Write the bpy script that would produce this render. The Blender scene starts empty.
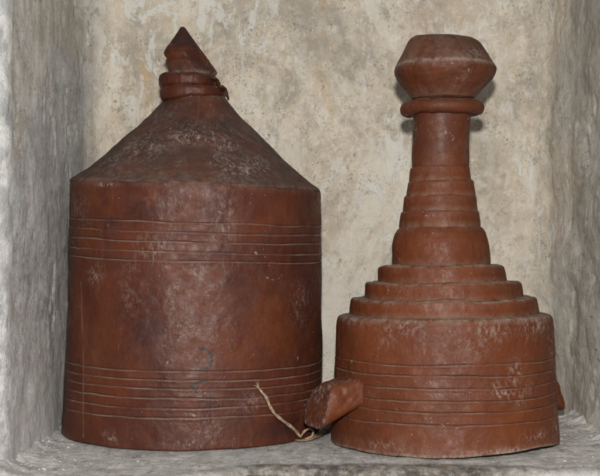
import bpy, math
import numpy as np
from mathutils import Vector

sc = bpy.context.scene
COL = sc.collection
R = math.radians
F = 1250.0            # focal length in photo pixels (600 wide)
CAMZ = 0.222

# ------------------------------------------------------------------ noise
def _hash(ix, iy, iz, seed):
    h = (ix * 374761393 + iy * 668265263 + iz * 2147483647 + seed * 974634777) & 0xFFFFFFFF
    h = ((h ^ (h >> 13)) * 1274126177) & 0xFFFFFFFF
    h = h ^ (h >> 16)
    return (h & 0xFFFF) / 65535.0

def vnoise(x, y, z, seed=0):
    x, y, z = [np.asarray(a, dtype=np.float64) for a in (x, y, z)]
    ix, iy, iz = [np.floor(a).astype(np.int64) for a in (x, y, z)]
    fx, fy, fz = x - ix, y - iy, z - iz
    ux, uy, uz = [f * f * f * (f * (f * 6 - 15) + 10) for f in (fx, fy, fz)]
    def c(a, b, d): return _hash(ix + a, iy + b, iz + d, seed)
    def L(a, b, t): return a + (b - a) * t
    v = L(L(L(c(0,0,0), c(1,0,0), ux), L(c(0,1,0), c(1,1,0), ux), uy),
          L(L(c(0,0,1), c(1,0,1), ux), L(c(0,1,1), c(1,1,1), ux), uy), uz)
    return v * 2 - 1

def fbm(x, y, z, octv=4, seed=0):
    s, a, t = 0, 1.0, 0
    for o in range(octv):
        s = s + a * vnoise(x * 2**o, y * 2**o, z * 2**o, seed + o * 17)
        t += a; a *= 0.5
    return s / t

def smooth(a, b, x):
    t = np.clip((x - a) / (b - a), 0, 1)
    return t * t * (3 - 2 * t)

# ------------------------------------------------------------------ mesh helpers
def make_grid(name, P, mat, parent=None, wrap_u=False, attrs=None):
    """P: (rows, cols, 3) array -> one mesh object."""
    nr, nc = P.shape[:2]
    me = bpy.data.meshes.new(name)
    me.vertices.add(nr * nc)
    me.vertices.foreach_set('co', P.reshape(-1).astype(np.float32))
    idx = np.arange(nr * nc).reshape(nr, nc)
    if wrap_u:
        nxt = np.roll(idx, -1, axis=1); a, b = idx[:-1], nxt[:-1]; c, d = nxt[1:], idx[1:]
    else:
        a, b, c, d = idx[:-1, :-1], idx[:-1, 1:], idx[1:, 1:], idx[1:, :-1]
    q = np.stack([a, b, c, d], axis=-1).reshape(-1, 4)
    n = len(q)
    me.loops.add(n * 4); me.polygons.add(n)
    me.loops.foreach_set('vertex_index', q.reshape(-1).astype(np.int32))
    me.polygons.foreach_set('loop_start', (np.arange(n) * 4).astype(np.int32))
    me.polygons.foreach_set('use_smooth', np.ones(n, dtype=bool))
    me.update(calc_edges=True)
    for k, v in (attrs or {}).items():
        at = me.attributes.new(k, 'FLOAT', 'POINT')
        at.data.foreach_set('value', np.asarray(v, dtype=np.float32).reshape(-1))
    me.validate()
    o = bpy.data.objects.new(name, me); COL.objects.link(o)
    me.materials.append(mat)
    if parent: o.parent = parent
    return o

def resample(pts, step):
    """pts: list of (r,z,dust); round the corners and resample along the line"""
    p = np.array(pts, dtype=float)
    d = np.r_[0, np.cumsum(np.hypot(np.diff(p[:, 0]), np.diff(p[:, 1])))]
    n = max(8, int(d[-1] / (step)))
    s = np.linspace(0, d[-1], n)
    q = np.stack([np.interp(s, d, p[:, k]) for k in range(p.shape[1])], 1)
    k = max(1, int(round(.8 / step)))                   # round corners over ~0.8 px
    ker = np.ones(2 * k + 1) / (2 * k + 1)
    for _ in range(2):
        e = np.pad(q, ((k, k), (0, 0)), mode='edge')
        q = np.stack([np.convolve(e[:, c], ker, mode='valid') for c in range(q.shape[1])], 1)
    q[0], q[-1] = p[0], p[-1]
    return q

def revolve(name, pts, mat, parent, deform, scale, nth=720, step=0.8, grooves=(), gdepth=0.9,
            lumps=0.6, wavy=0.0, seed=1, paint=None, warp=None, post=None):
    q = resample(pts, step)
    th = np.linspace(0, 2 * math.pi, nth, endpoint=False)
    T, r = np.meshgrid(th, q[:, 0]); _, z = np.meshgrid(th, q[:, 1]); _, du = np.meshgrid(th, q[:, 2])
    groove = np.zeros_like(r); lip = np.zeros_like(r)
    for gi, g in enumerate(grooves):
        wob = 0.9 * vnoise(2.3 * np.cos(T), 2.3 * np.sin(T), 0 * T + gi * 3.1, 40 + seed) \
            + 0.35 * vnoise(9 * np.cos(T), 9 * np.sin(T), 0 * T + gi * 5.1, 60 + seed)
        d = z - (g + wob)
        str_ = np.clip(0.74 + 0.75 * fbm(4 * np.cos(T), 4 * np.sin(T), 0 * T + gi * 7.7, 4, 80 + seed), .12, 1.25)
        r = r - gdepth * str_ * np.exp(-(d / 0.62) ** 2)
        r = r + 0.22 * np.exp(-((d + 1.6) / 1.0) ** 2)
        groove = np.maximum(groove, str_ * np.exp(-((d - 0.25) / 0.55) ** 2))
        lip = np.maximum(lip, str_ * np.exp(-((d + 0.62) / 0.36) ** 2))
    ct, st = np.cos(T), np.sin(T)
    if lumps:
        r = r + np.minimum(1, r / 8) * (lumps * fbm(r * ct / 30, r * st / 30, z / 30, 3, seed) * 1.6
                 + 0.34 * lumps * fbm(r * ct / 6, r * st / 6, z / 6, 3, seed + 5))
    if wavy:
        z = z + wavy * vnoise(3 * ct, 3 * st, 0 * T + seed * 2.1, seed + 9) + 0.4 * wavy * vnoise(10 * ct, 10 * st, 0 * T, seed + 19)
    if warp: r, z = warp(T, r, z)
    X, Y, Z = r * ct, r * st, z
    at = {'dust': du, 'groove': groove, 'lip': lip}
    if paint: at.update(paint(X, Y, Z))
    X, Y, Z = deform(X, Y, Z)
    P = np.stack([X, Y, Z], -1) * scale
    if post: P = post(P)
    return make_grid(name, P, mat, parent, wrap_u=True, attrs=at)

def tube(name, pts, rad, mat, parent, ring=16, sub=10, twist=0.0, flat=1.0, seed=0):
    """Catmull-Rom tube. pts (n,3) in metres; rad list in metres."""
    p = np.array(pts, float); n = len(p)
    e = np.vstack([2 * p[0] - p[1], p, 2 * p[-1] - p[-2]])
    rr = np.interp(np.linspace(0, n - 1, (n - 1) * sub + 1), np.arange(n), rad)
    C = []
    for i in range(n - 1):
        for k in range(sub + (i == n - 2)):
            t = k / sub
            a, b, c, d = e[i], e[i + 1], e[i + 2], e[i + 3]
            C.append(0.5 * ((2 * b) + (c - a) * t + (2 * a - 5 * b + 4 * c - d) * t**2 + (-a + 3 * b - 3 * c + d) * t**3))
    C = np.array(C)
    tn = np.gradient(C, axis=0); tn /= np.linalg.norm(tn, axis=1)[:, None] + 1e-9
    up = np.array([0, 0, 1.0]); rows = []
    for i in range(len(C)):
        s = np.cross(tn[i], up); 
        if np.linalg.norm(s) < 1e-3: s = np.array([1.0, 0, 0])
        s /= np.linalg.norm(s); u = np.cross(s, tn[i])
        a = np.linspace(0, 2 * math.pi, ring, endpoint=False)
        m = 1 + 0.14 * np.cos(2 * (a + twist * i))
        w = rr[i] * m * (1 + 0.08 * vnoise(i * .37, a, a * 0, seed))
        rows.append(C[i] + (np.cos(a) * w)[:, None] * s + (np.sin(a) * w * flat)[:, None] * u)
    rows = [np.repeat(C[:1], ring, 0)] + rows + [np.repeat(C[-1:], ring, 0)]
    return make_grid(name, np.array(rows), mat, parent, wrap_u=True)

def loft(name, rings, mat, parent, attrs=None):
    return make_grid(name, np.array(rings), mat, parent, wrap_u=True, attrs=attrs)

def thing(name, label, cat, loc, group=None):
    o = bpy.data.objects.new(name, None); COL.objects.link(o)
    o.location = loc; o['label'] = label; o['category'] = cat
    o.empty_display_size = 0.05
    if group: o['group'] = group
    return o

# ------------------------------------------------------------------ shader helper
class SH:
    def __init__(s, name):
        s.m = bpy.data.materials.new(name); s.m.use_nodes = True
        s.nt = s.m.node_tree; s.nt.nodes.clear()
        s.out = s.n('ShaderNodeOutputMaterial'); s.b = s.n('ShaderNodeBsdfPrincipled')
        s.l(s.b.outputs[0], s.out.inputs[0])
        s.tc = s.n('ShaderNodeTexCoord').outputs['Object']
    def n(s, t): return s.nt.nodes.new(t)
    def l(s, a, b): s.nt.links.new(a, b)
    def put(s, v, sock):
        if hasattr(v, 'is_output'): s.l(v, sock)
        elif isinstance(v, (tuple, list)) and len(v) == 3 and sock.type == 'RGBA': sock.default_value = (*v, 1)
        else: sock.default_value = v
    def map(s, scale=(1, 1, 1), loc=(0, 0, 0), rot=(0, 0, 0)):
        m = s.n('ShaderNodeMapping'); s.l(s.tc, m.inputs[0])
        m.inputs['Scale'].default_value = scale; m.inputs['Location'].default_value = loc; m.inputs['Rotation'].default_value = rot
        return m.outputs[0]
    def noise(s, scale, detail=4, rough=.55, vec=None, dist=0.0):
        t = s.n('ShaderNodeTexNoise'); s.l(vec or s.tc, t.inputs['Vector'])
        t.inputs['Scale'].default_value = scale; t.inputs['Detail'].default_value = detail
        t.inputs['Roughness'].default_value = rough; t.inputs['Distortion'].default_value = dist
        return t.outputs[0]
    def voro(s, scale, vec=None, feat='F1'):
        t = s.n('ShaderNodeTexVoronoi'); s.l(vec or s.tc, t.inputs['Vector']); t.feature = feat
        t.inputs['Scale'].default_value = scale
        return t.outputs['Distance']
    def ramp(s, v, a, b, lo=0.0, hi=1.0):
        t = s.n('ShaderNodeMapRange'); t.interpolation_type = 'SMOOTHSTEP'
        s.put(v, t.inputs[0]); t.inputs[1].default_value = a; t.inputs[2].default_value = b
        t.inputs[3].default_value = lo; t.inputs[4].default_value = hi
        return t.outputs[0]
    def math(s, op, a, b=0.0, clamp=False):
        t = s.n('ShaderNodeMath'); t.operation = op; t.use_clamp = clamp
        s.put(a, t.inputs[0]); s.put(b, t.inputs[1]); return t.outputs[0]
    def mul(s, a, b): return s.math('MULTIPLY', a, b, True)
    def add(s, a, b): return s.math('ADD', a, b)
    def mix(s, f, a, b):
        t = s.n('ShaderNodeMix'); t.data_type = 'RGBA'
        s.put(f, t.inputs[0]); s.put(a, t.inputs[6]); s.put(b, t.inputs[7]); return t.outputs[2]
    def attr(s, name):
        t = s.n('ShaderNodeAttribute'); t.attribute_name = name; return t.outputs['Fac']
    def xyz(s):
        t = s.n('ShaderNodeSeparateXYZ'); s.l(s.tc, t.inputs[0]); return t.outputs
    def bump(s, h, strength, dist, prev=None):
        t = s.n('ShaderNodeBump'); s.put(h, t.inputs['Height']); t.inputs['Strength'].default_value = strength
        t.inputs['Distance'].default_value = dist
        if prev: s.l(prev, t.inputs['Normal'])
        return t.outputs[0]
    def done(s, col, rough, nrm=None, spec=0.5):
        s.put(col, s.b.inputs['Base Color']); s.put(rough, s.b.inputs['Roughness'])
        s.b.inputs['Specular IOR Level'].default_value = spec
        if nrm: s.l(nrm, s.b.inputs['Normal'])
        return s.m

def clay(name, dark, mid, warm, dusty=0.3, offs=(0, 0, 0), rough=.42, dustcol=(.30, .25, .21), speck=0.5, lips=.72):
    s = SH(name)
    v = s.map(loc=offs)
    big = s.noise(9, 5, .6, v, .4); med = s.noise(34, 5, .6, v, .3); fine = s.noise(260, 4, .6, v)
    stre = s.noise(24, 5, .62, s.map((2.4, 2.4, .35), offs), .4)
    c = s.mix(s.ramp(big, .34, .68), dark, mid)
    c = s.mix(s.mul(s.ramp(med, .46, .68), .55), c, warm)
    c = s.mix(s.mul(s.ramp(stre, .52, .72), .5), c, dark)
    # painted stains, darker handle ends, and shade of the stopper's upper facet
    c = s.mix(s.mul(s.attr('warm'), s.ramp(s.noise(40, 4, .6, v), .30, .62, .15, .75)), c, (warm[0] * 1.12, warm[1] * 1.15, warm[2] * 1.0))
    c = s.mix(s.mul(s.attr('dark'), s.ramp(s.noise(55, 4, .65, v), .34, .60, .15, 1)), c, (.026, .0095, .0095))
    # thin dirty film
    film = s.mul(s.ramp(s.noise(15, 6, .65, s.map((1.2, 1.2, .8), offs), .6), .45, .75), s.ramp(s.noise(120, 5, .7, v), .38, .68))
    film = s.mul(film, dusty)
    c = s.mix(film, c, dustcol)
    # scuffs
    sc1 = s.ramp(s.noise(230, 7, .8, s.map((1, 1, .7), offs)), .485, .575)
    sc2 = s.ramp(s.noise(38, 4, .6, v), .30, .55)
    scuff = s.mul(s.mul(s.attr('scuff'), sc1), sc2)
    c = s.mix(s.mul(scuff, .8), c, (.36, .315, .29))
    # fine scratches: narrow contour lines of a stretched field
    def scr(vec, sc, w): return s.ramp(s.math('ABSOLUTE', s.add(s.noise(sc, 2, .5, vec), -.5)), w, w * .35)
    scratch = s.mul(scr(s.map((2.5, 2.5, .5), (offs[0] + 2, 1, 1), (.5, .4, 0)), 22, .007), s.ramp(s.noise(19, 4, .6, v), .55, .68))
    scratch = s.math('MAXIMUM', scratch, s.mul(scr(s.map((.6, .6, 2.6), (offs[0], 4, 1), (.3, -.5, 0)), 26, .007), s.ramp(s.noise(16, 4, .6, s.map(loc=(6, offs[1], 2))), .62, .74)))
    c = s.mix(s.mul(scratch, .30), c, (.28, .19, .14))
    # specks of lime
    spk = s.mul(s.ramp(s.noise(210, 3, .6, v, .5), .665, .73), s.ramp(s.noise(22, 4, .6, v), .42, .60))
    spk = s.mul(spk, speck)
    c = s.mix(spk, c, (.40, .35, .31))
    # dark pin pricks
    pit = s.mul(s.ramp(s.voro(210, v), .2, .08), s.ramp(s.noise(30, 3, .6, v), .5, .62))
    c = s.mix(s.mul(pit, .6), c, (.03, .012, .01))
    # dust caught on ledges, and pale dirt along the incised lines
    dn = s.ramp(s.noise(80, 6, .72, v), .34, .62, .12, 1)
    dust = s.mul(s.attr('dust'), dn)
    c = s.mix(dust, c, (dustcol[0] * 1.15, dustcol[1] * 1.12, dustcol[2] * 1.05))
    c = s.mix(s.mul(s.attr('groove'), .9), c, (.028, .010, .008))
    c = s.mix(s.mul(s.attr('lip'), s.ramp(s.noise(26, 4, .6, v), .30, .6, .10, lips)), c, (.30, .24, .19))
    c = s.mix(s.mul(s.attr('seam'), s.ramp(s.noise(45, 4, .6, v), .36, .6, .1, .55)), c, (.19, .090, .050))
    c = s.mix(s.mul(s.attr('ink'), s.ramp(s.noise(140, 4, .6, v), .28, .56, .35, .95)), c, (.016, .020, .022))
    rg = s.ramp(s.noise(70, 6, .72, v), .32, .68, rough - .13, rough + .20)
    rg = s.add(rg, s.mul(s.add(s.add(film, scuff), dust), .4))
    n1 = s.bump(s.noise(60, 5, .6, v), .20, .0030)
    n2 = s.bump(s.add(fine, s.math('MULTIPLY', s.noise(900, 3, .7, v), .35)), .42, .0011, n1)
    n3 = s.bump(s.add(s.mul(scuff, .5), s.math('MULTIPLY', s.math('MAXIMUM', pit, scratch), -1.0)), .4, .0007, n2)
    return s.done(c, rg, n3, .26)

M_TALL = clay('red_brown_clay', (.056, .0150, .0092), (.090, .0232, .0105), (.108, .0290, .0094), .13, (0, 0, 0), .47, (.20, .15, .125))
M_CONE = clay('dusty_brown_clay', (.043, .0190, .0140), (.062, .0240, .0165), (.105, .0300, .0150), .95, (3, 1, 2), .60, (.150, .122, .104), .7)
M_STOP = clay('dark_red_leather', (.022, .0065, .0042), (.060, .0145, .0062), (.105, .0255, .0080), .05, (7, 1, 2), .46, (.20, .16, .13), speck=.1)
M_STEP = clay('orange_brown_clay', (.094, .0240, .0086), (.119, .0302, .0094), (.134, .0360, .0100), .12, (5, 9, 3), .50, lips=.5)
M_KNOB = clay('brown_knob_clay', (.066, .0190, .0095), (.096, .0265, .0105), (.115, .0330, .0115), .30, (11, 2, 6), .52)

def plaster_wall():
    s = SH('old_lime_plaster')
    x, y, z = s.xyz()
    wob = s.math('MULTIPLY', s.add(s.noise(9, 5, .65), -.5), .09)
    xx = s.add(x, wob)
    side_l = s.ramp(xx, -.258, -.286); side_r = s.ramp(xx, .325, .368)
    big = s.noise(6.5, 5, .6); med = s.noise(26, 6, .68, None, .5); fine = s.noise(120, 6, .72)
    c = s.mix(s.ramp(big, .35, .66), (.49, .418, .33), (.64, .572, .47))
    c = s.mix(s.mul(s.ramp(med, .45, .7), .6), c, (.66, .60, .50))
    c = s.mix(s.mul(s.ramp(s.noise(17, 6, .72, s.map((1, 1, 1), (4, 2, 7)), .7), .47, .64), s.ramp(s.noise(5, 3, .6, s.map((1, 1, 1), (3, 8, 4))), .38, .60, .25, .85)), c, (.37, .33, .275))
    c = s.mix(s.mul(s.ramp(s.noise(70, 6, .75, s.map((1, 1, 1), (1, 2, 7)), .4), .50, .62), s.ramp(s.noise(8, 4, .6, s.map((1, 1, 1), (6, 2, 9))), .40, .60, .10, .70)), c, (.36, .30, .235))
    c = s.mix(s.mul(s.ramp(s.noise(95, 6, .75, s.map((1, 1, .8), (7, 5, 2)), .4), .52, .62), .5), c, (.75, .70, .61))
    # large damp-grey clouds and paler worn fields
    cl = s.noise(4.6, 8, .72, s.map((1.15, 1, .7), (5, 5, 5)), .6)
    c = s.mix(s.mul(s.mul(s.ramp(cl, .49, .62), s.ramp(s.noise(60, 6, .75, s.map(loc=(3, 1, 1))), .36, .60, .3, 1)), .75), c, (.31, .285, .245))
    c = s.mix(s.mul(s.ramp(cl, .47, .40), .6), c, (.72, .68, .60))
    run = s.mul(s.ramp(s.noise(15, 6, .7, s.map((2.2, 1, .22), (3, 0, 5)), .2), .55, .68), s.ramp(s.noise(5, 3, .5, s.map(loc=(4, 4, 7))), .42, .58))
    c = s.mix(s.mul(run, .5), c, (.28, .255, .215))
    # ochre stains
    och = s.ramp(s.noise(10, 3, .5, s.map((1.6, 1, .6), (1.7, 0, 2.2))), .59, .74)
    c = s.mix(s.mul(och, s.ramp(z, .30, .50, .15, .7)), c, (.56, .36, .14))
    # flaking grey-white limewash, drawn out downwards
    fl = s.noise(30, 6, .66, s.map((1.5, 1.5, .7), (0, 0, 0), (0, .25, 0)), .7)
    flk = s.mul(s.ramp(fl, .52, .58), s.math('MAXIMUM', s.ramp(s.noise(6, 4, .6, s.map((1, 1, 1), (8, 3, 1))), .36, .58, .10, 1), s.mul(s.ramp(s.add(z, wob), .40, .50), s.ramp(x, .10, -.10))))
    c = s.mix(s.mul(flk, .72), c, (.66, .66, .62))
    chip = s.mul(s.ramp(s.noise(80, 6, .7, s.map((1.2, 1.2, .8), (9, 4, 4)), .4), .575, .61), s.ramp(s.noise(9, 4, .6, s.map(loc=(1, 7, 3))), .42, .58))
    c = s.mix(s.mul(chip, .4), c, (.78, .75, .68))
    # lower part paler and greyer
    c = s.mix(s.mul(s.ramp(s.add(z, wob), .30, .05), .5), c, (.60, .575, .52))
    # mildew specks in clusters
    sp = s.mul(s.ramp(s.noise(300, 4, .68), .555, .64), s.ramp(s.noise(21, 6, .65, s.map((1, 1, 1), (2, 5, 3)), .4), .46, .64))
    c = s.mix(s.mul(sp, .62), c, (.09, .08, .065))
    sp2 = s.mul(s.ramp(s.noise(110, 3, .6, s.map((1, 1, 1), (6, 1, 3))), .62, .70), s.ramp(s.noise(13, 4), .44, .62))
    c = s.mix(s.mul(sp2, .6), c, (.20, .165, .13))
    cav = s.ramp(fine, .42, .24); c = s.mix(s.mul(cav, .45), c, (.26, .215, .165))
    # left return: grey limewash with short brushed flecks; darker below a slanting line, beige above
    br = s.noise(26, 8, .76, s.map((1, .34, 1)), .3)
    lg = s.mix(s.ramp(br, .36, .66), (.50, .495, .48), (.74, .735, .72))
    above_line = s.ramp(s.add(s.add(z, s.math('MULTIPLY', y, -.80)), s.math('MULTIPLY', wob, .5)), -.716, -.704)
    above_line = s.math('MAXIMUM', above_line, s.ramp(s.add(z, s.math('MULTIPLY', wob, .6)), .458, .472))
    lg = s.mix(s.mul(s.ramp(above_line, 1, 0), .22), lg, (.25, .245, .235))
    lg = s.mix(s.mul(above_line, .75), lg, s.mix(s.ramp(br, .36, .64), (.50, .445, .365), (.68, .645, .58)))
    st1 = s.noise(46, 5, .7, s.map((1, .75, .9), (5, 2, 1), (-.22, 0, 0)))
    st2 = s.noise(58, 5, .7, s.map((1, .6, .9), (1, 6, 3), (.15, 0, 0)))
    wh = s.ramp(st1, .60, .645); gr = s.ramp(st2, .57, .65)
    lg = s.mix(s.mul(wh, .8), lg, (.84, .84, .83))
    lg = s.mix(s.mul(gr, .5), lg, (.22, .215, .205))
    lg = s.mix(s.mul(s.ramp(s.noise(11, 5, .65, s.map((1, 1, .8), (2, 0, 9))), .48, .68), .4), lg, (.42, .36, .285))
    lg = s.mix(s.mul(s.ramp(s.noise(220, 5, .75, s.map((1, .4, 1))), .56, .66), .6), lg, (.16, .155, .145))
    crust = s.mul(s.ramp(s.noise(50, 6, .75, s.map((1, .5, .9), (8, 8, 2))), .50, .58), s.ramp(s.add(y, wob), 1.40, 1.27))
    lg = s.mix(s.mul(crust, .8), lg, (.70, .70, .69))
    lg = s.mix(s.mul(s.ramp(z, .16, .02), .5), lg, (.62, .615, .60))
    front = s.ramp(s.add(y, s.math('MULTIPLY', wob, .35)), 1.262, 1.238)
    lg = s.mix(front, lg, s.mix(s.ramp(s.noise(35, 6, .7), .4, .6), (.38, .38, .375), (.62, .62, .61)))
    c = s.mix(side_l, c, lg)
    # right return: rough grey render
    rn = s.noise(26, 8, .76, s.map((1, .4, 1), (9, 9, 9)), .3)
    rg_ = s.mix(s.ramp(rn, .36, .64), (.46, .43, .385), (.74, .71, .66))
    rg_ = s.mix(s.mul(s.ramp(s.noise(150, 6, .78, s.map((1, .4, 1))), .54, .63), .7), rg_, (.16, .145, .13))
    rg_ = s.mix(s.mul(s.ramp(s.noise(48, 7, .76, s.map((1, .4, 1), (1, 8, 2))), .54, .60), .8), rg_, (.74, .72, .68))
    rg_ = s.mix(s.mul(s.ramp(s.noise(15, 5, .65, s.map((1, 1.4, .7), (4, 4, 2), (.5, 0, 0))), .55, .68), .65), rg_, (.28, .20, .145))
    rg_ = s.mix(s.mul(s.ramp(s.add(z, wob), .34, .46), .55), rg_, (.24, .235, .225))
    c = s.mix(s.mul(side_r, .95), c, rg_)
    # hairline cracks
    ck = s.ramp(s.math('ABSOLUTE', s.add(s.noise(7, 6, .62, s.map((1, 1, .7), (3, 3, 6))), -.5)), .0035, .0010)
    ck = s.mul(ck, s.ramp(s.noise(6, 3, .5, s.map(loc=(2, 9, 4))), .55, .66))
    c = s.mix(s.mul(ck, .35), c, (.2, .17, .14))
    side = s.math('MAXIMUM', side_l, side_r)
    h = s.add(s.math('MULTIPLY', fine, .6), s.add(s.math('MULTIPLY', med, .8), s.math('MULTIPLY', flk, .22)))
    h = s.add(h, s.mul(s.math('MULTIPLY', s.add(s.mul(wh, .5), s.math('MULTIPLY', gr, -.4)), 1.0), side_l))
    h = s.add(h, s.math('MULTIPLY', s.noise(60, 7, .78, s.map((1, .4, 1))), side))
    h = s.add(h, s.math('MULTIPLY', ck, -.2))
    n1 = s.bump(h, .55, .006)
    n2 = s.bump(s.noise(380, 6, .8), .6, .0022, n1)
    return s.done(c, .9, n2, .2)

def plaster_floor():
    s = SH('grey_lime_shelf')
    x, y, z = s.xyz()
    med = s.noise(34, 8, .78, s.map((1, .36, 1)), .2); fine = s.noise(200, 6, .78, s.map((1, .4, 1)))
    c = s.mix(s.ramp(med, .38, .62), (.52, .51, .485), (.74, .73, .70))
    c = s.mix(s.mul(s.ramp(s.noise(85, 6, .78, s.map((1, .36, 1), (3, 1, 2))), .53, .60), .75), c, (.78, .77, .74))
    c = s.mix(s.mul(s.ramp(s.noise(66, 6, .78, s.map((1, .36, 1), (4, 4, 1))), .54, .66), .75), c, (.25, .235, .205))
    c = s.mix(s.mul(s.ramp(fine, .46, .30), .7), c, (.18, .165, .145))
    # worn front lip, darker towards the edge and along its middle
    lip = s.attr('lip')
    c = s.mix(s.mul(lip, s.ramp(s.noise(90, 5, .7), .3, .6, .5, .95)), c, s.mix(s.ramp(s.noise(60, 4), .4, .6), (.060, .050, .042), (.17, .14, .11)))
    n1 = s.bump(s.add(med, s.math('MULTIPLY', fine, .8)), .6, .005)
    n2 = s.bump(s.noise(480, 5, .75), .5, .0018, n1)
    return s.done(c, .92, n2, .2)

def wood():
    s = SH('old_board_wood')
    g = s.noise(40, 6, .65, s.map((.10, 2.5, 2.5)), .5)
    c = s.mix(s.ramp(g, .35, .65), (.085, .052, .030), (.24, .155, .085))
    c = s.mix(s.mul(s.ramp(s.noise(30, 5, .65), .52, .68), .7), c, (.34, .31, .27))
    return s.done(c, .8, s.bump(g, .5, .002), .25)

def cordmat(name, a, b):
    s = SH(name)
    g = s.noise(330, 4, .6, s.map((1, 1, 1)), .3)
    c = s.mix(s.ramp(g, .35, .65), a, b)
    c = s.mix(s.mul(s.ramp(s.noise(60, 4), .5, .65), .5), c, (a[0] * .5, a[1] * .5, a[2] * .5))
    return s.done(c, .8, s.bump(g, .6, .0008), .25)

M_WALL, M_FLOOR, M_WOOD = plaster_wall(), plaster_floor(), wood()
M_CORD = cordmat('tan_fibre', (.22, .15, .095), (.44, .33, .22))
M_STRAP = cordmat('old_hide_strap', (.16, .105, .065), (.34, .25, .16))

# ------------------------------------------------------------------ painting (true stains and scuffs), in local photo-sized units
def blobs(X, Y, Z, lst, front=True):
    m = np.zeros_like(X)
    for (x, z, rx, rz, a) in lst:
        m = np.maximum(m, a * np.exp(-(((X - x) / rx) ** 2 + ((Z - z) / rz) ** 2)))
    return m * (smooth(10, -15, Y) if front else 1)

def strokes(X, Y, Z, lines, w):
    m = np.zeros_like(X)
    for ln in lines:
        for (ax, az), (bx, bz) in zip(ln[:-1], ln[1:]):
            dx, dz = bx - ax, bz - az
            t = np.clip(((X - ax) * dx + (Z - az) * dz) / (dx * dx + dz * dz), 0, 1)
            d = np.hypot(X - ax - t * dx, Z - az - t * dz)
            m = np.maximum(m, smooth(w * 1.35, w * .5, d))
    return m * (Y < 0)

# =================================================================== VESSEL 1 : cone-topped
S1 = 0.0012
D1 = 1.5
v1 = thing('cone_topped_vessel', 'larger red-brown vessel with a straight body and dusty cone top ending in a pointed stopper',
           'vessel', ((191 - 300) / F * D1, D1, 0), 'red-brown vessels in the niche')

def def1(X, Y, Z):
    k = np.clip(Z / 245.0, 0, 1.15)
    X2 = X + 6.0 * k + 1.2 * np.sin(Z / 60.0)
    Y2 = Y * (1 + .006 * np.sin(Z / 40.0))
    Z2 = Z - .040 * X * k + .030 * Y * k
    return X2, Y2, Z2

def u1(x, y):                       # photo pixel -> local (X,Z) on the front of vessel 1 (before the lean)
    z = 430 - y
    f = 1 - .085 if abs(x - 191) < 100 else 1 - .04
    yy = 245 + (y - 245) * f
    return x - 191 - 6 * min(1, z / 245), 430 - yy

def B1(lst): return [(*u1(x, y), rx, rz, a) for (x, y, rx, rz, a) in lst]
INK = [[u1(208, 345), u1(213, 345.5), u1(217, 349), u1(218.8, 355), u1(217.5, 361), u1(215, 364)],
       [u1(208, 365), u1(217, 364)],
       [u1(214.5, 376.5), u1(207, 378.5), u1(201, 382.5)],
       [u1(203, 384.5), u1(207, 391)]]
SEAM = [[u1(93, 285), u1(94.5, 330), u1(96.5, 365), u1(97, 400), u1(98, 440)]]
def paint1(X, Y, Z):
    return {'scuff': blobs(X, Y, Z, B1([(186, 300, 6, 16, 1), (192, 325, 5, 14, .9), (204, 268, 3, 9, .9), (170, 245, 16, 12, .5), (232, 212, 8, 24, .55),
                                    (188, 200, 30, 10, .2), (150, 288, 14, 24, .25), (202, 300, 26, 36, .12), (110, 275, 8, 8, .6), (90, 215, 10, 14, .45),
                                    (215, 425, 8, 10, .6), (125, 437, 6, 5, .8), (300, 300, 8, 18, .4), (255, 400, 10, 8, .5), (200, 440, 20, 4, .7), (120, 184, 10, 2, .9)])),
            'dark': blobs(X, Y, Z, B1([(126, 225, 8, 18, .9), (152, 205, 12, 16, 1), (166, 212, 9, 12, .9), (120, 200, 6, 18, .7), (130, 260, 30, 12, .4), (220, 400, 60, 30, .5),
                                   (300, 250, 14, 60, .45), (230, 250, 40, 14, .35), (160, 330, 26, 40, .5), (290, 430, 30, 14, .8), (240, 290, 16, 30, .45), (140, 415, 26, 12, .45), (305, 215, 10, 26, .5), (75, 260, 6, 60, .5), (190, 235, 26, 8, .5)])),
            'warm': blobs(X, Y, Z, B1([(84, 205, 14, 26, .7), (112, 195, 18, 14, .8), (95, 240, 16, 24, .7), (85, 310, 16, 40, .8), (110, 350, 20, 50, .6), (272, 312, 26, 34, .9),
                                   (248, 345, 14, 20, .7), (290, 205, 14, 18, .5), (186, 308, 4, 6, 1), (90, 415, 16, 26, .6), (135, 390, 30, 40, .4)])),
            'ink': strokes(X, Y, Z, INK, 1.25), 'seam': strokes(X, Y, Z, SEAM, 1.0)}

def warp1(T, r, z):
    r = r * (1 + .006 * np.cos(2 * T + .6) + .004 * np.cos(3 * T))
    edge = np.exp(-(z / 7.0) ** 2)
    z = z + edge * (1.1 * vnoise(3 * np.cos(T), 3 * np.sin(T), 0 * T, 3) + .3)
    return r, z

revolve('body', [(0, 3, 0), (100, 2, 0), (126.5, 0, 0), (127.4, .8, 0), (127.4, 12, 0), (126.8, 50, 0), (126, 90, 0), (125.2, 140, 0), (124.8, 190, 0), (124.2, 238, 0), (123.8, 243, .15), (122.6, 245.6, .5), (119, 247.5, .3), (100, 250, 0)],
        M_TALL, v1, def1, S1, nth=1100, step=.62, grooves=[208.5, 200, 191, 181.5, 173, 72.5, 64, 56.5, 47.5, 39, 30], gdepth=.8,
        lumps=.8, seed=3, paint=paint1, warp=warp1)

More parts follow.
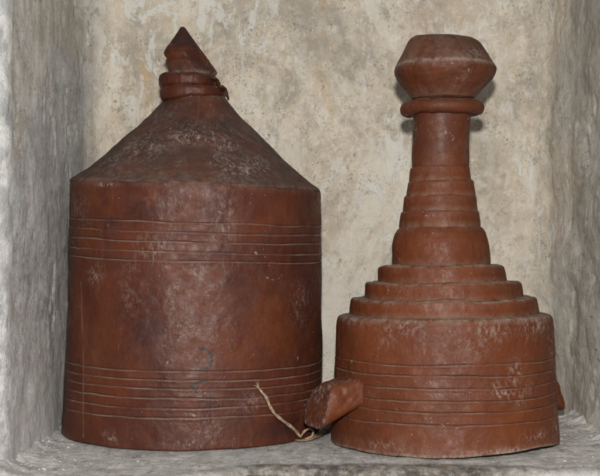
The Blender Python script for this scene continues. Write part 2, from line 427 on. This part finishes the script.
def u1c(x, y): return x - 197, 430 - y
def paintc(X, Y, Z):
    c = lambda l: [(*u1c(x, y), rx, rz, a) for (x, y, rx, rz, a) in l]
    return {'scuff': blobs(X, Y, Z, c([(205, 138, 26, 8, .9), (187, 142, 8, 6, .7), (245, 170, 20, 12, .8), (150, 152, 22, 12, .6), (230, 150, 12, 16, .6), (262, 165, 10, 8, .9), (120, 165, 16, 8, .5)])),
            'warm': blobs(X, Y, Z, c([(205, 112, 22, 12, .8), (185, 175, 60, 7, .5)])),
            'dark': blobs(X, Y, Z, c([(212, 128, 40, 9, .8), (250, 140, 10, 20, .5)])),
            'seam': .5 * strokes(X, Y, Z, [[u1c(201, 98), u1c(202, 118), u1c(202, 124)]], .6)}
revolve('cone_top', [(124.0, 243.6, .2), (122.2, 246.4, .35), (118, 249.2, .25), (106, 258.5, .1), (90, 272.5, .1), (76, 285.5, .1), (60.5, 299.5, .12), (49, 310, .1), (38.5, 320, 0), (31, 328.5, 0), (27, 334, 0), (16, 340, 0), (0, 341, 0)],
        M_CONE, v1, def1, S1, nth=720, step=.9, lumps=1.6, seed=8, paint=paintc,
        warp=lambda T, r, z: (r + .5 * fbm(3 * np.cos(T), 3 * np.sin(T), z / 20, 2, 33), z))

# wrapped coils below the stopper
def coil(name, cx, cz, major, tub, tilt, seed, flat=.85, taper=.1):
    n, m = 260, 40
    a = np.linspace(0, 2 * math.pi, n, endpoint=False); b = np.linspace(0, 2 * math.pi, m + 1)
    A, Bb = np.meshgrid(a, b)
    tr = tub * (1 + .12 * vnoise(2.2 * np.cos(A), 2.2 * np.sin(A), 0 * A, seed) + .10 * fbm(7 * np.cos(A), 7 * np.sin(A), 1.4 * np.cos(Bb), 3, seed + 40))
    tr = tr * (1 - taper * np.cos(A))
    # slightly squared strap section
    cb, sb = np.cos(Bb), np.sin(Bb)
    k = (np.abs(cb) ** 3 + np.abs(sb) ** 3) ** (-1 / 3.)
    rr = major + tr * cb * k * flat
    X = rr * np.cos(A) + cx; Y = rr * np.sin(A) * .96
    Z = cz + tr * sb * k + tilt * (X - cx) + .5 * vnoise(3 * np.cos(A), 3 * np.sin(A), 0 * A, seed + 3)
    return make_grid(name, np.stack([X, Y, Z], -1) * S1, M_STOP, v1, wrap_u=True,
                     attrs={'dust': .35 * smooth(.6, 1.0, sb) + 0 * A})
coil('neck_coil', 194 - 191, 336, 28, 5.9, .015, 5, taper=.30)
coil('neck_coil', 188.3 - 191, 348.3, 23.2, 6.3, -.03, 9, taper=.14)

# pointed stopper: stacked cut sections, (y, left x, right x)
secs = [(80, 171, 213), (73.5, 167.5, 217.3), (72, 166.5, 217.2), (66, 165.2, 213.3), (62, 164.2, 210.4), (59, 165.6, 208.3), (56.5, 163.8, 206.5), (53, 163.0, 204), (49, 165, 201), (44.5, 168.4, 197.6),
        (40, 171.6, 194.6), (35, 175, 191), (31, 177.4, 188.2), (28, 179.2, 185.6), (26.6, 180.6, 183.5), (26.4, 182, 182.2)]
sa = np.array(secs); yy = np.linspace(80, 26.4, 150)
sl = np.interp(-yy, -sa[:, 0], sa[:, 1]); sr = np.interp(-yy, -sa[:, 0], sa[:, 2])
rings = []; a = np.linspace(0, 2 * math.pi, 96, endpoint=False)
for y, l, r_ in zip(yy, sl, sr):
    cx, hw = (l + r_) / 2 - 191, (r_ - l) / 2
    e = 2.6
    at_ = a + .55 * (80 - y) / 54.0; k = math.cos(math.pi / 5) / np.cos(np.mod(at_, 2 * math.pi / 5) - math.pi / 5)
    k = .55 * k + .45; k = k / k.max()
    X = cx + hw * np.cos(a) * k
    fold = float(smooth(43.6, 45.4, y - 1.5 * 0)); dep = hw * (.60 + .26 * fold)     # the end is cut to a thin blade
    Yv = dep * np.sin(a) * k + (3.5 * smooth(46, 26, y))
    Z = 430 - y + 0 * a + .5 * vnoise(2 * np.cos(a), 2 * np.sin(a), 0 * a + y / 9, 4) + .03 * Yv
    wr = .5 * fbm(X / 11, Yv / 11, Z / 6, 3, 6); X = X + wr * np.cos(a); Yv = Yv + 1.6 * wr * np.sin(a)
    rings.append(np.stack([X, Yv, Z], -1) * S1)
P = np.array(rings)
du = np.repeat(np.interp(-yy, [-76, -73.5, -71, -60, -20], [.2, .5, .1, 0, .05])[:, None], 96, 1)
dk = np.repeat(smooth(47, 42, yy)[:, None], 96, 1)  # shade of the upper facet, put into the colour
loft('stopper', P, M_STOP, v1, {'dust': du, 'dark': dk})
# knotted end of the strap beside the coils
k1 = [(210, 351, -13), (215, 350, -12), (218.5, 346.5, -9), (219, 342.5, -12), (222.5, 341.5, -12), (226, 338.5, -9), (227.5, 334, -9), (229, 329, -8)]
tube('strap_knot', [((x - 191) * S1, y * S1, z * S1) for x, z, y in k1], [.0018, .0030, .0028, .0024, .0032, .0027, .0024, .0012], M_STOP, v1, flat=.8, sub=8)

# =================================================================== VESSEL 2 : stepped
D2 = 1.423
S2 = D2 / F
v2 = thing('stepped_vessel', 'smaller orange-brown stepped vessel with a tall neck, round knob and stubby side handles',
           'vessel', ((444 - 300) / F * D2, D2, 0), 'red-brown vessels in the niche')
def def2(X, Y, Z):
    cx = np.interp(Z, [0, 126, 180, 214, 300, 345, 370, 400], [0, 0, -3.2, -4.0, -3.2, -1.2, .8, -.5])
    return X + cx, Y, Z + .008 * X * np.clip(Z / 100, 0, 1.2)
def u2(x, y):
    z = 440 - y
    f = 1 - .085 * (1 if abs(x - 444) < 85 else .6)
    return x - 444, 440 - (245 + (y - 245) * f)
def B2(lst): return [(*u2(x, y), rx, rz, a) for (x, y, rx, rz, a) in lst]
def paint2(X, Y, Z):
    return {'scuff': blobs(X, Y, Z, B2([(499, 380, 6, 14, 1), (490, 392, 20, 8, .75), (503, 400, 5, 8, .8), (525, 325, 26, 10, .75), (500, 318, 30, 5, .8), (470, 330, 30, 12, .45), (400, 325, 16, 8, .5), (355, 320, 10, 6, .75),
                                   (455, 345, 22, 16, .35), (545, 345, 8, 24, .55), (520, 440, 12, 5, .7), (548, 430, 7, 16, .9), (440, 458, 60, 4, 1), (500, 455, 50, 5, 1), (380, 448, 20, 4, .5), (385, 335, 14, 12, .35)])),
            'warm': blobs(X, Y, Z, B2([(370, 335, 20, 16, .5), (400, 440, 30, 14, .5), (500, 430, 30, 16, .5), (350, 430, 10, 20, .4)])),
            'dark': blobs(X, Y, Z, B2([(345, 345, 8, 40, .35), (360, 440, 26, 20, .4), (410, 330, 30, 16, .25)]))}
def warp2(T, r, z):
    r = r * (1 + .005 * np.cos(2 * T + 1.0))
    a = np.arctan2(np.sin(T + .85), np.cos(T + .85))            # right-front lip is lifted off the shelf
    lift = 4.6 * np.exp(-(a / .55) ** 2) + .7 * vnoise(4 * np.cos(T), 4 * np.sin(T), 0 * T, 13) + .5
    return r, z + lift * np.exp(-(z / 9.0) ** 2)
revolve('drum', [(0, 2, 0), (90, 2, 0), (112, 0, .3), (113.2, .8, .6), (113, 3.5, .1), (112.4, 14, 0), (110.5, 40, 0), (109, 70, 0), (107.6, 95, 0), (106.8, 115, 0), (106.3, 120.5, .0), (105, 124.2, .25), (102.5, 126, .75), (92, 127.5, .6), (80, 128, .3)],
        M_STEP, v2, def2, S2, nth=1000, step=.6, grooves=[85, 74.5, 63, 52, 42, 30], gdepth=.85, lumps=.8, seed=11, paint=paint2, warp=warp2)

def tier(name, r0, r1, z0, z1, seed, mat=M_STEP, inner=12, d=.85, rnd=2.0, wavy=1.1, lumps=.95):
    revolve(name, [(r0 - inner, z0 - 3, 0), (r0 - .8, z0 - 2, .4), (r0, z0 + .8, .15), (r0 * .6 + r1 * .4, z0 + (z1 - z0) * .4, 0), (r1, z1 - rnd, .05), (r1 - rnd * .45, z1 - rnd * .3, d * .35), (r1 - rnd * 1.3, z1 + .3, d), (r1 - inner, z1 + 1, d * .7), (max(1, r1 - inner - 12), z1 + 1.5, 0)],
            mat, v2, def2, S2, nth=640, step=.55, lumps=lumps, wavy=wavy, seed=seed)
tier('step', 94, 92.6, 127.3, 142.5, 21, inner=22)
tier('step', 79, 77.6, 142.5, 158.5, 22, inner=22)
tier('step', 64, 62.6, 158.5, 174.5, 23, inner=22)
revolve('collar', [(36, 172, 0), (48, 173, .4), (49, 175.5, .15), (49.1, 184, 0), (48.5, 193, 0), (47.2, 201, 0), (45.4, 206.8, 0), (43.0, 210.8, .05), (39.5, 213.4, .3), (30, 214.5, .3), (14, 215, 0)],
        M_STEP, v2, def2, S2, nth=640, step=.55, lumps=.9, wavy=.5, seed=24)
tier('neck_band', 40.2, 38.6, 213.6, 229, 25, inner=8, d=.25, rnd=1.6, wavy=1.1)
tier('neck_band', 37.2, 35.8, 228.6, 244, 26, inner=8, d=.25, rnd=1.6, wavy=1.1)
tier('neck_band', 34.6, 33.0, 243.4, 258.6, 27, inner=8, d=.2, rnd=1.6, wavy=1.1)
tier('neck_band', 31.0, 29.8, 258.4, 273, 28, inner=8, d=.2, rnd=1.4, wavy=.8)
revolve('neck', [(20, 268, 0), (28, 270, 0), (28.2, 276, 0), (28.0, 300, 0), (28.6, 324, 0), (29, 332, 0), (20, 336, 0)], M_KNOB, v2, def2, S2, nth=480, lumps=.5, seed=31,
        paint=lambda X, Y, Z: {'warm': blobs(X, Y, Z, [(0, 278, 30, 8, .5)])})
c_ = [(22, 324, 0)] + [(34.0 + 7.6 * math.cos(t), 331.5 + 7.2 * math.sin(t), .25 if t > .9 else 0) for t in np.linspace(-2.0, 2.2, 22)] + [(22, 339, 0)]
revolve('neck_ring', c_, M_KNOB, v2, def2, S2, nth=480, step=.6, lumps=.7, wavy=.8, seed=32)
def warpk(T, r, z):
    f = smooth(372, 396, z)
    r = r * (1 + .028 * np.cos(5 * T + .4) * f + .014 * np.cos(3 * T)) + np.clip(r / 30, 0, 1) * .7 * fbm(5 * np.cos(T), 5 * np.sin(T), z / 9, 3, 91)
    return r, z + f * np.clip(r / 30, 0, 1) * (-1.8 * np.cos(T) + 1.2 * np.cos(2 * T + .5))
revolve('knob', [(20, 338, 0), (31, 341.5, .2), (33, 344, .1), (41, 353, 0), (47.5, 361, 0), (50.2, 366, 0), (51, 369.5, .0), (50.6, 372, .15), (49.3, 374.3, .7), (48.2, 376, .2), (45, 381, .15), (40, 389, .12), (36, 395.5, .08), (33.5, 398.6, .15), (29, 401.3, .2), (15, 404, .1), (0, 405, .1)],
        M_KNOB, v2, def2, S2, nth=560, step=.6, lumps=1.0, seed=34, warp=warpk,
        paint=lambda X, Y, Z: {'scuff': blobs(X, Y, Z, [(28, 381, 12, 6, .8), (10, 374, 30, 3, .5), (-30, 374, 16, 3, .5)]), 'dark': blobs(X, Y, Z, [(-10, 394, 30, 6, .5)])})

def handle(ang, dirx, secs, seed, off=0.0):
    """secs: list of (s_top, s_bot, half-width, ztop, zbot); rounded block that droops outwards"""
    d = np.array([dirx * math.sin(R(ang)), -dirx * -1 * 0 - math.cos(R(ang)) * (1 if dirx < 0 else -1)])
    t = np.array([-d[1], d[0]]);  t = t if t[1] < 0 else -t      # sideways, towards the viewer
    sa = np.array(secs, float); n = 40
    ss = np.linspace(0, len(sa) - 1, n)
    q = np.stack([np.interp(ss, np.arange(len(sa)), sa[:, k]) for k in range(5)], 1)
    m = 72; a = np.linspace(0, 2 * math.pi, m, endpoint=False); e = 5.0
    k = (np.abs(np.cos(a)) ** e + np.abs(np.sin(a)) ** e) ** (-1 / e)
    U, V = np.cos(a) * k, np.sin(a) * k
    rings = []
    for (st, sb, hw, zt, zb) in q:
        u = hw * U + off
        zc, hz = (zt + zb) / 2, (zt - zb) / 2
        z = zc + hz * V
        far = np.clip(-U, 0, 1) * np.clip(V, 0, 1)
        z = z - far * hz * .55 * (st - 95) / 45.0                          # far upper edge is worn away
        s_ = sb + (st - sb) * (V + 1) / 2
        nz = fbm(u / 10, s_ / 10, z / 10, 3, seed) * 1.8
        rings.append(np.stack([d[0] * s_ + t[0] * (u + nz), d[1] * s_ + t[1] * (u + nz), z + nz * .5], -1) * S2)
    c = rings[-1].mean(0) + np.array([d[0], d[1], 0]) * .6 * S2
    last = rings[-1]
    for f in (.93, .7, .35, .02): rings.append(c + (last - c) * f + np.array([d[0], d[1], 0]) * .5 * (1 - f) * S2)
    nr = len(rings)
    endm = np.zeros((nr, m)); endm[n - 2:] = .15; endm[n - 3:n + 1] = .5
    tops = np.repeat((np.clip(V - .75, 0, 1) * 1.6)[None], nr, 0)
    o = loft('handle', rings, M_STEP, v2, {'scuff': np.clip(endm + tops, 0, 1), 'dark': np.where(endm > 0, .35, 0)})
    return o
handle(68, -1, [(88, 88, 29, 69, 42), (106, 106, 29, 69, 40.5), (117, 120, 27.5, 67, 33.5), (131, 140.5, 26, 64.5, 23), (134, 145, 25, 63, 21.5)], 3, off=3.5)
handle(58, 1, [(88, 88, 22, 76, 44), (112, 112, 22, 74, 38), (129, 140, 22, 64, 24), (131.5, 147.5, 21, 59, 21)], 8)

# =================================================================== CORD and STRAP
def at(x, y, depth): return ((x - 300) / F * depth, depth, CAMZ - (y - 245) / F * depth)
cd = thing('cord', 'thin tan fibre cord curling from the front of the cone-topped vessel down to the shelf', 'cord', at(300, 438, 1.425))
def rel(o, pts): return [tuple(np.array(p) - np.array(o.location)) for p in pts]
cp = [at(258, 387, 1.362), at(261, 391, 1.357), at(266, 397, 1.360), at(269.5, 405, 1.365), at(274, 412.5, 1.368), at(281, 419, 1.376), at(289, 425, 1.388), at(296, 431, 1.402), at(300.5, 437, 1.410)]
tube('strand', rel(cd, cp), [.0008, .0014, .0017, .0016, .0017, .0017, .0018, .0018, .0014], M_CORD, cd, sub=12, twist=.2, seed=2)
tube('loop', rel(cd, [at(300.5, 437, 1.412), at(304, 431.5, 1.408), at(309, 428.5, 1.412), at(313, 430.5, 1.418), at(312, 435.5, 1.414), at(306.5, 438.5, 1.411), at(301, 439.6, 1.411)]), [.0012, .0014, .0014, .0013, .0014, .0013, .0008], M_CORD, cd, sub=8, twist=.2, seed=9)
for i, (dx, dy) in enumerate([(-2.2, -5.5), (.2, -6), (-4.2, -2.0)]):
    tube('frayed_end', rel(cd, [at(258.6, 388, 1.361), at(258 + dx * .5, 387 + dy * .5, 1.360), at(258 + dx, 387 + dy, 1.357)]), [.0006, .0005, .0002], M_CORD, cd, ring=8, sub=5)
sp_ = [at(296, 440.5, 1.412), at(302, 441, 1.408), at(311, 438, 1.420), at(320, 433.5, 1.445), at(328, 427.5, 1.485), at(334, 421.5, 1.535), at(342, 414, 1.60)]
st = thing('hide_strap', 'flat tan hide strap lying on the shelf between the two vessels', 'strap', at(302, 441, 1.41))
sp_ = [(x, y, max(z, .0022)) for x, y, z in sp_]
tube('strap_body', rel(st, sp_), [.0016, .0030, .0034, .0036, .0036, .0034, .002], M_STRAP, st, sub=12, flat=.6, seed=5)

# =================================================================== NICHE
# plan of the niche: left front face, left return, back, right return, right front face
def plan():
    pts = [(-.62, 1.226), (-.302, 1.228), (-.2925, 1.233), (-.2885, 1.245), (-.2885, 1.34), (-.2875, 1.50), (-.2865, 1.655), (-.276, 1.685), (-.255, 1.698),
           (0, 1.703), (.28, 1.698), (.315, 1.688), (.335, 1.665), (.348, 1.60), (.352, 1.45), (.356, 1.26), (.362, 1.235), (.38, 1.228), (.62, 1.226)]
    p = np.array(pts); d = np.r_[0, np.cumsum(np.linalg.norm(np.diff(p, axis=0), axis=1))]
    n = int(d[-1] / .0016); s = np.linspace(0, d[-1], n)
    q = np.stack([np.interp(s, d, p[:, k]) for k in (0, 1)], 1)
    k = 5; ker = np.ones(2 * k + 1) / (2 * k + 1)
    e = np.pad(q, ((k, k), (0, 0)), mode='edge')
    return np.stack([np.convolve(e[:, c], ker, mode='valid') for c in (0, 1)], 1)
q = plan(); tg = np.gradient(q, axis=0); tg /= np.linalg.norm(tg, axis=1)[:, None]
nrm = np.stack([tg[:, 1], -tg[:, 0]], 1)        # into the niche
zs = np.arange(-.06, .80, .0020)
X = np.repeat(q[None, :, 0], len(zs), 0); Y = np.repeat(q[None, :, 1], len(zs), 0); Z = np.repeat(zs[:, None], len(q), 1)
right = smooth(.28, .34, X); left = smooth(-.25, -.285, X)
disp = .0045 * fbm(X * 7, Y * 7, Z * 7, 3, 2) + .0016 * fbm(X * 34, Y * 34, Z * 30, 4, 12) + .003 * smooth(1.28, 1.235, Y) * fbm(X * 30, Y * 30, Z * 24, 4, 19)
disp = disp + right * (.008 * fbm(X * 14, Y * 8, Z * 15, 5, 25)) + left * (.0014 * fbm(X * 40, Y * 16, Z * 40, 4, 28))
disp = disp - .0022 * smooth(.30, .55, fbm(X * 22, Y * 22, Z * 22, 3, 44))        # flaked patches
X = X + nrm[None, :, 0] * disp; Y = Y + nrm[None, :, 1] * disp
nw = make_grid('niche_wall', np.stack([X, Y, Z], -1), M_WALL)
nw['kind'] = 'structure'; nw['label'] = 'weathered beige and grey plaster wall of the niche behind the two vessels'; nw['category'] = 'wall'

xs = np.arange(-.33, .40, .0016); ys = np.arange(1.190, 1.74, .0016)
X, Y = np.meshgrid(xs, ys)
edge = 1.206 + .060 * smooth(-.13, -.05, X) - .020 * smooth(.17, .27, X) + .006 * fbm(X * 22, 0 * X, 0 * X, 3, 7)
Z = .0012 * fbm(X * 14, Y * 14, 0 * X, 3, 5) + .0010 * fbm(X * 60, Y * 60, 0 * X, 3, 6)
hide = np.minimum(smooth(.02, .05, np.abs(np.hypot(X - (-.131), Y - 1.5) - .15)), 1)
dl = X + .2885; dr = .350 - X; db = 1.70 - Y
rough = 1 + .5 * fbm(X * 30, Y * 30, 0 * X, 3, 15)
Z = Z * (.5 + .5 * hide) - .0010
lump = fbm(X * 26, Y * 26, 0 * X, 5, 15)
inl = .009 * np.exp(-np.clip(dl, 0, 1) / .010) + .012 * np.exp(-np.clip(dr, 0, 1) / .020) + .006 * np.exp(-np.clip(db, 0, 1) / .010)
near = np.exp(-np.clip(dl - .01, 0, 1) / .03) + np.exp(-np.clip(dr - .01, 0, 1) / .05) + .6 * np.exp(-np.clip(db - .01, 0, 1) / .03)
Z = Z + inl * (1 + .6 * lump) + .0022 * near * np.clip(lump + .1, -.2, 1) + .0012 * near * fbm(X * 120, Y * 120, 0 * X, 3, 16)
f = np.clip((edge - Y) / .016, 0, 1)
drop = 1 - np.sqrt(np.clip(1 - f ** 2, 0, 1))
Z = Z - .0115 * drop - .03 * smooth(.017, .028, edge - Y)
lip_dark = smooth(-.020, .004, edge + .006 * fbm(X * 40, Y * 40, 0 * X, 4, 71) - Y) * (.35 + .65 * smooth(-.11, -.03, X) * smooth(.26, .17, X))  # darker tone along the front lip, strongest in the middle
sh = make_grid('shelf', np.stack([X, Y, Z], -1), M_FLOOR, attrs={'lip': lip_dark})
sh['kind'] = 'structure'; sh['label'] = 'rough grey limewashed shelf of the niche under the vessels'; sh['category'] = 'shelf'

# plaster crumbs fallen on the shelf, mostly along its edges
rng = np.random.default_rng(4)
ico = [(0, 0, 1), (0, 0, -1)] + [(math.cos(k * 1.2566 + (.6283 if u < 0 else 0)) * .894, math.sin(k * 1.2566 + (.6283 if u < 0 else 0)) * .894, u) for u in (.447, -.447) for k in range(5)]
ico = np.array(ico)
icf = []
for k in range(5):
    n1_ = (k + 1) % 5
    icf += [(0, 2 + k, 2 + n1_), (1, 7 + n1_, 7 + k), (2 + k, 7 + k, 2 + n1_), (2 + n1_, 7 + k, 7 + n1_)]
cv, cf = [], []
def shelf_z(x, y):
    i_ = min(max(int(round((y - 1.190) / .0016)), 0), Z.shape[0] - 1); j_ = min(max(int(round((x + .33) / .0016)), 0), Z.shape[1] - 1)
    return Z[i_, j_]
while len(cv) < 210:
    x, y = rng.uniform(-.285, .345), rng.uniform(1.22, 1.69)
    k = rng.uniform()
    if k < .45: x = -.283 + abs(rng.normal(0, .03))
    elif k < .75: x = .343 - abs(rng.normal(0, .035))
    if math.hypot(x + .131, y - 1.5) < .157 or math.hypot(x - .164, y - 1.423) < .133: continue
    if shelf_z(x, y) < -.004: continue
    sz_ = .0005 + .0009 * rng.uniform() ** 3
    p = ico * (1 + rng.uniform(-.35, .35, (12, 1))) * sz_ * np.array([1.25, 1, .7])
    r_ = rng.uniform(0, 6.28); cr, sr_ = math.cos(r_), math.sin(r_)
    p = np.stack([p[:, 0] * cr - p[:, 1] * sr_, p[:, 0] * sr_ + p[:, 1] * cr, p[:, 2]], 1) + np.array([x, y, shelf_z(x, y) + sz_ * .35])
    b = len(cv) * 12; cv.append(p); cf += [(a_ + b, b_ + b, c__ + b) for a_, b_, c__ in icf]
me = bpy.data.meshes.new('plaster_crumbs'); me.from_pydata(np.vstack(cv).tolist(), [], cf); me.materials.append(M_FLOOR); me.update()
cr_ = bpy.data.objects.new('plaster_crumbs', me); COL.objects.link(cr_)
cr_['kind'] = 'stuff'; cr_['label'] = 'pale plaster crumbs scattered along the edges of the shelf'; cr_['category'] = 'crumbs'

# worn wooden board under the front lip of the shelf
n, m = 240, 24
bx = np.linspace(-.60, .60, n)
sec = [(1.300, -.0085), (1.285, -.0080), (1.270, -.0082), (1.258, -.0086), (1.252, -.0095), (1.2495, -.012), (1.249, -.03), (1.249, -.055)]
sec = np.array(sec); d = np.r_[0, np.cumsum(np.linalg.norm(np.diff(sec, axis=0), axis=1))]; s_ = np.linspace(0, d[-1], 60)
sy, sz = np.interp(s_, d, sec[:, 0]), np.interp(s_, d, sec[:, 1])
X = np.repeat(bx[None], 60, 0); Y = np.repeat(sy[:, None], n, 1); Z = np.repeat(sz[:, None], n, 1)
nz = fbm(X * 6, Y * 80, Z * 80, 3, 51)
bd = make_grid('board', np.stack([X, Y + .001 * nz, Z + .0011 * nz], -1), M_WOOD)
bd['kind'] = 'structure'; bd['label'] = 'worn brown wooden board under the front lip of the shelf'; bd['category'] = 'board'

# =================================================================== LIGHT, CAMERA
w = bpy.data.worlds.new('World'); sc.world = w; w.use_nodes = True
bg = w.node_tree.nodes['Background']; bg.inputs[0].default_value = (.97, .98, 1.0, 1); bg.inputs[1].default_value = .24

fl = bpy.data.lights.new('flash', 'POINT'); fl.energy = 96; fl.shadow_soft_size = .018; fl.color = (1, .965, .91)
fo = bpy.data.objects.new('flash', fl); COL.objects.link(fo); fo.location = (.0, -.02, CAMZ + .118)

cam = bpy.data.cameras.new('camera'); cam.sensor_width = 36; cam.lens = F / 600 * 36; cam.clip_start = .05; cam.clip_end = 50
co = bpy.data.objects.new('camera', cam); COL.objects.link(co)
co.location = (0, 0, CAMZ); co.rotation_euler = (math.pi / 2 + math.atan(7 / F), 0, 0)
sc.camera = co

sc.render.engine = 'CYCLES'
sc.render.resolution_x, sc.render.resolution_y = 1024, 812
sc.cycles.samples = 200; sc.cycles.use_denoising = True
sc.view_settings.view_transform = 'Standard'; sc.view_settings.look = 'None'
sc.view_settings.exposure = 0; sc.view_settings.gamma = 1
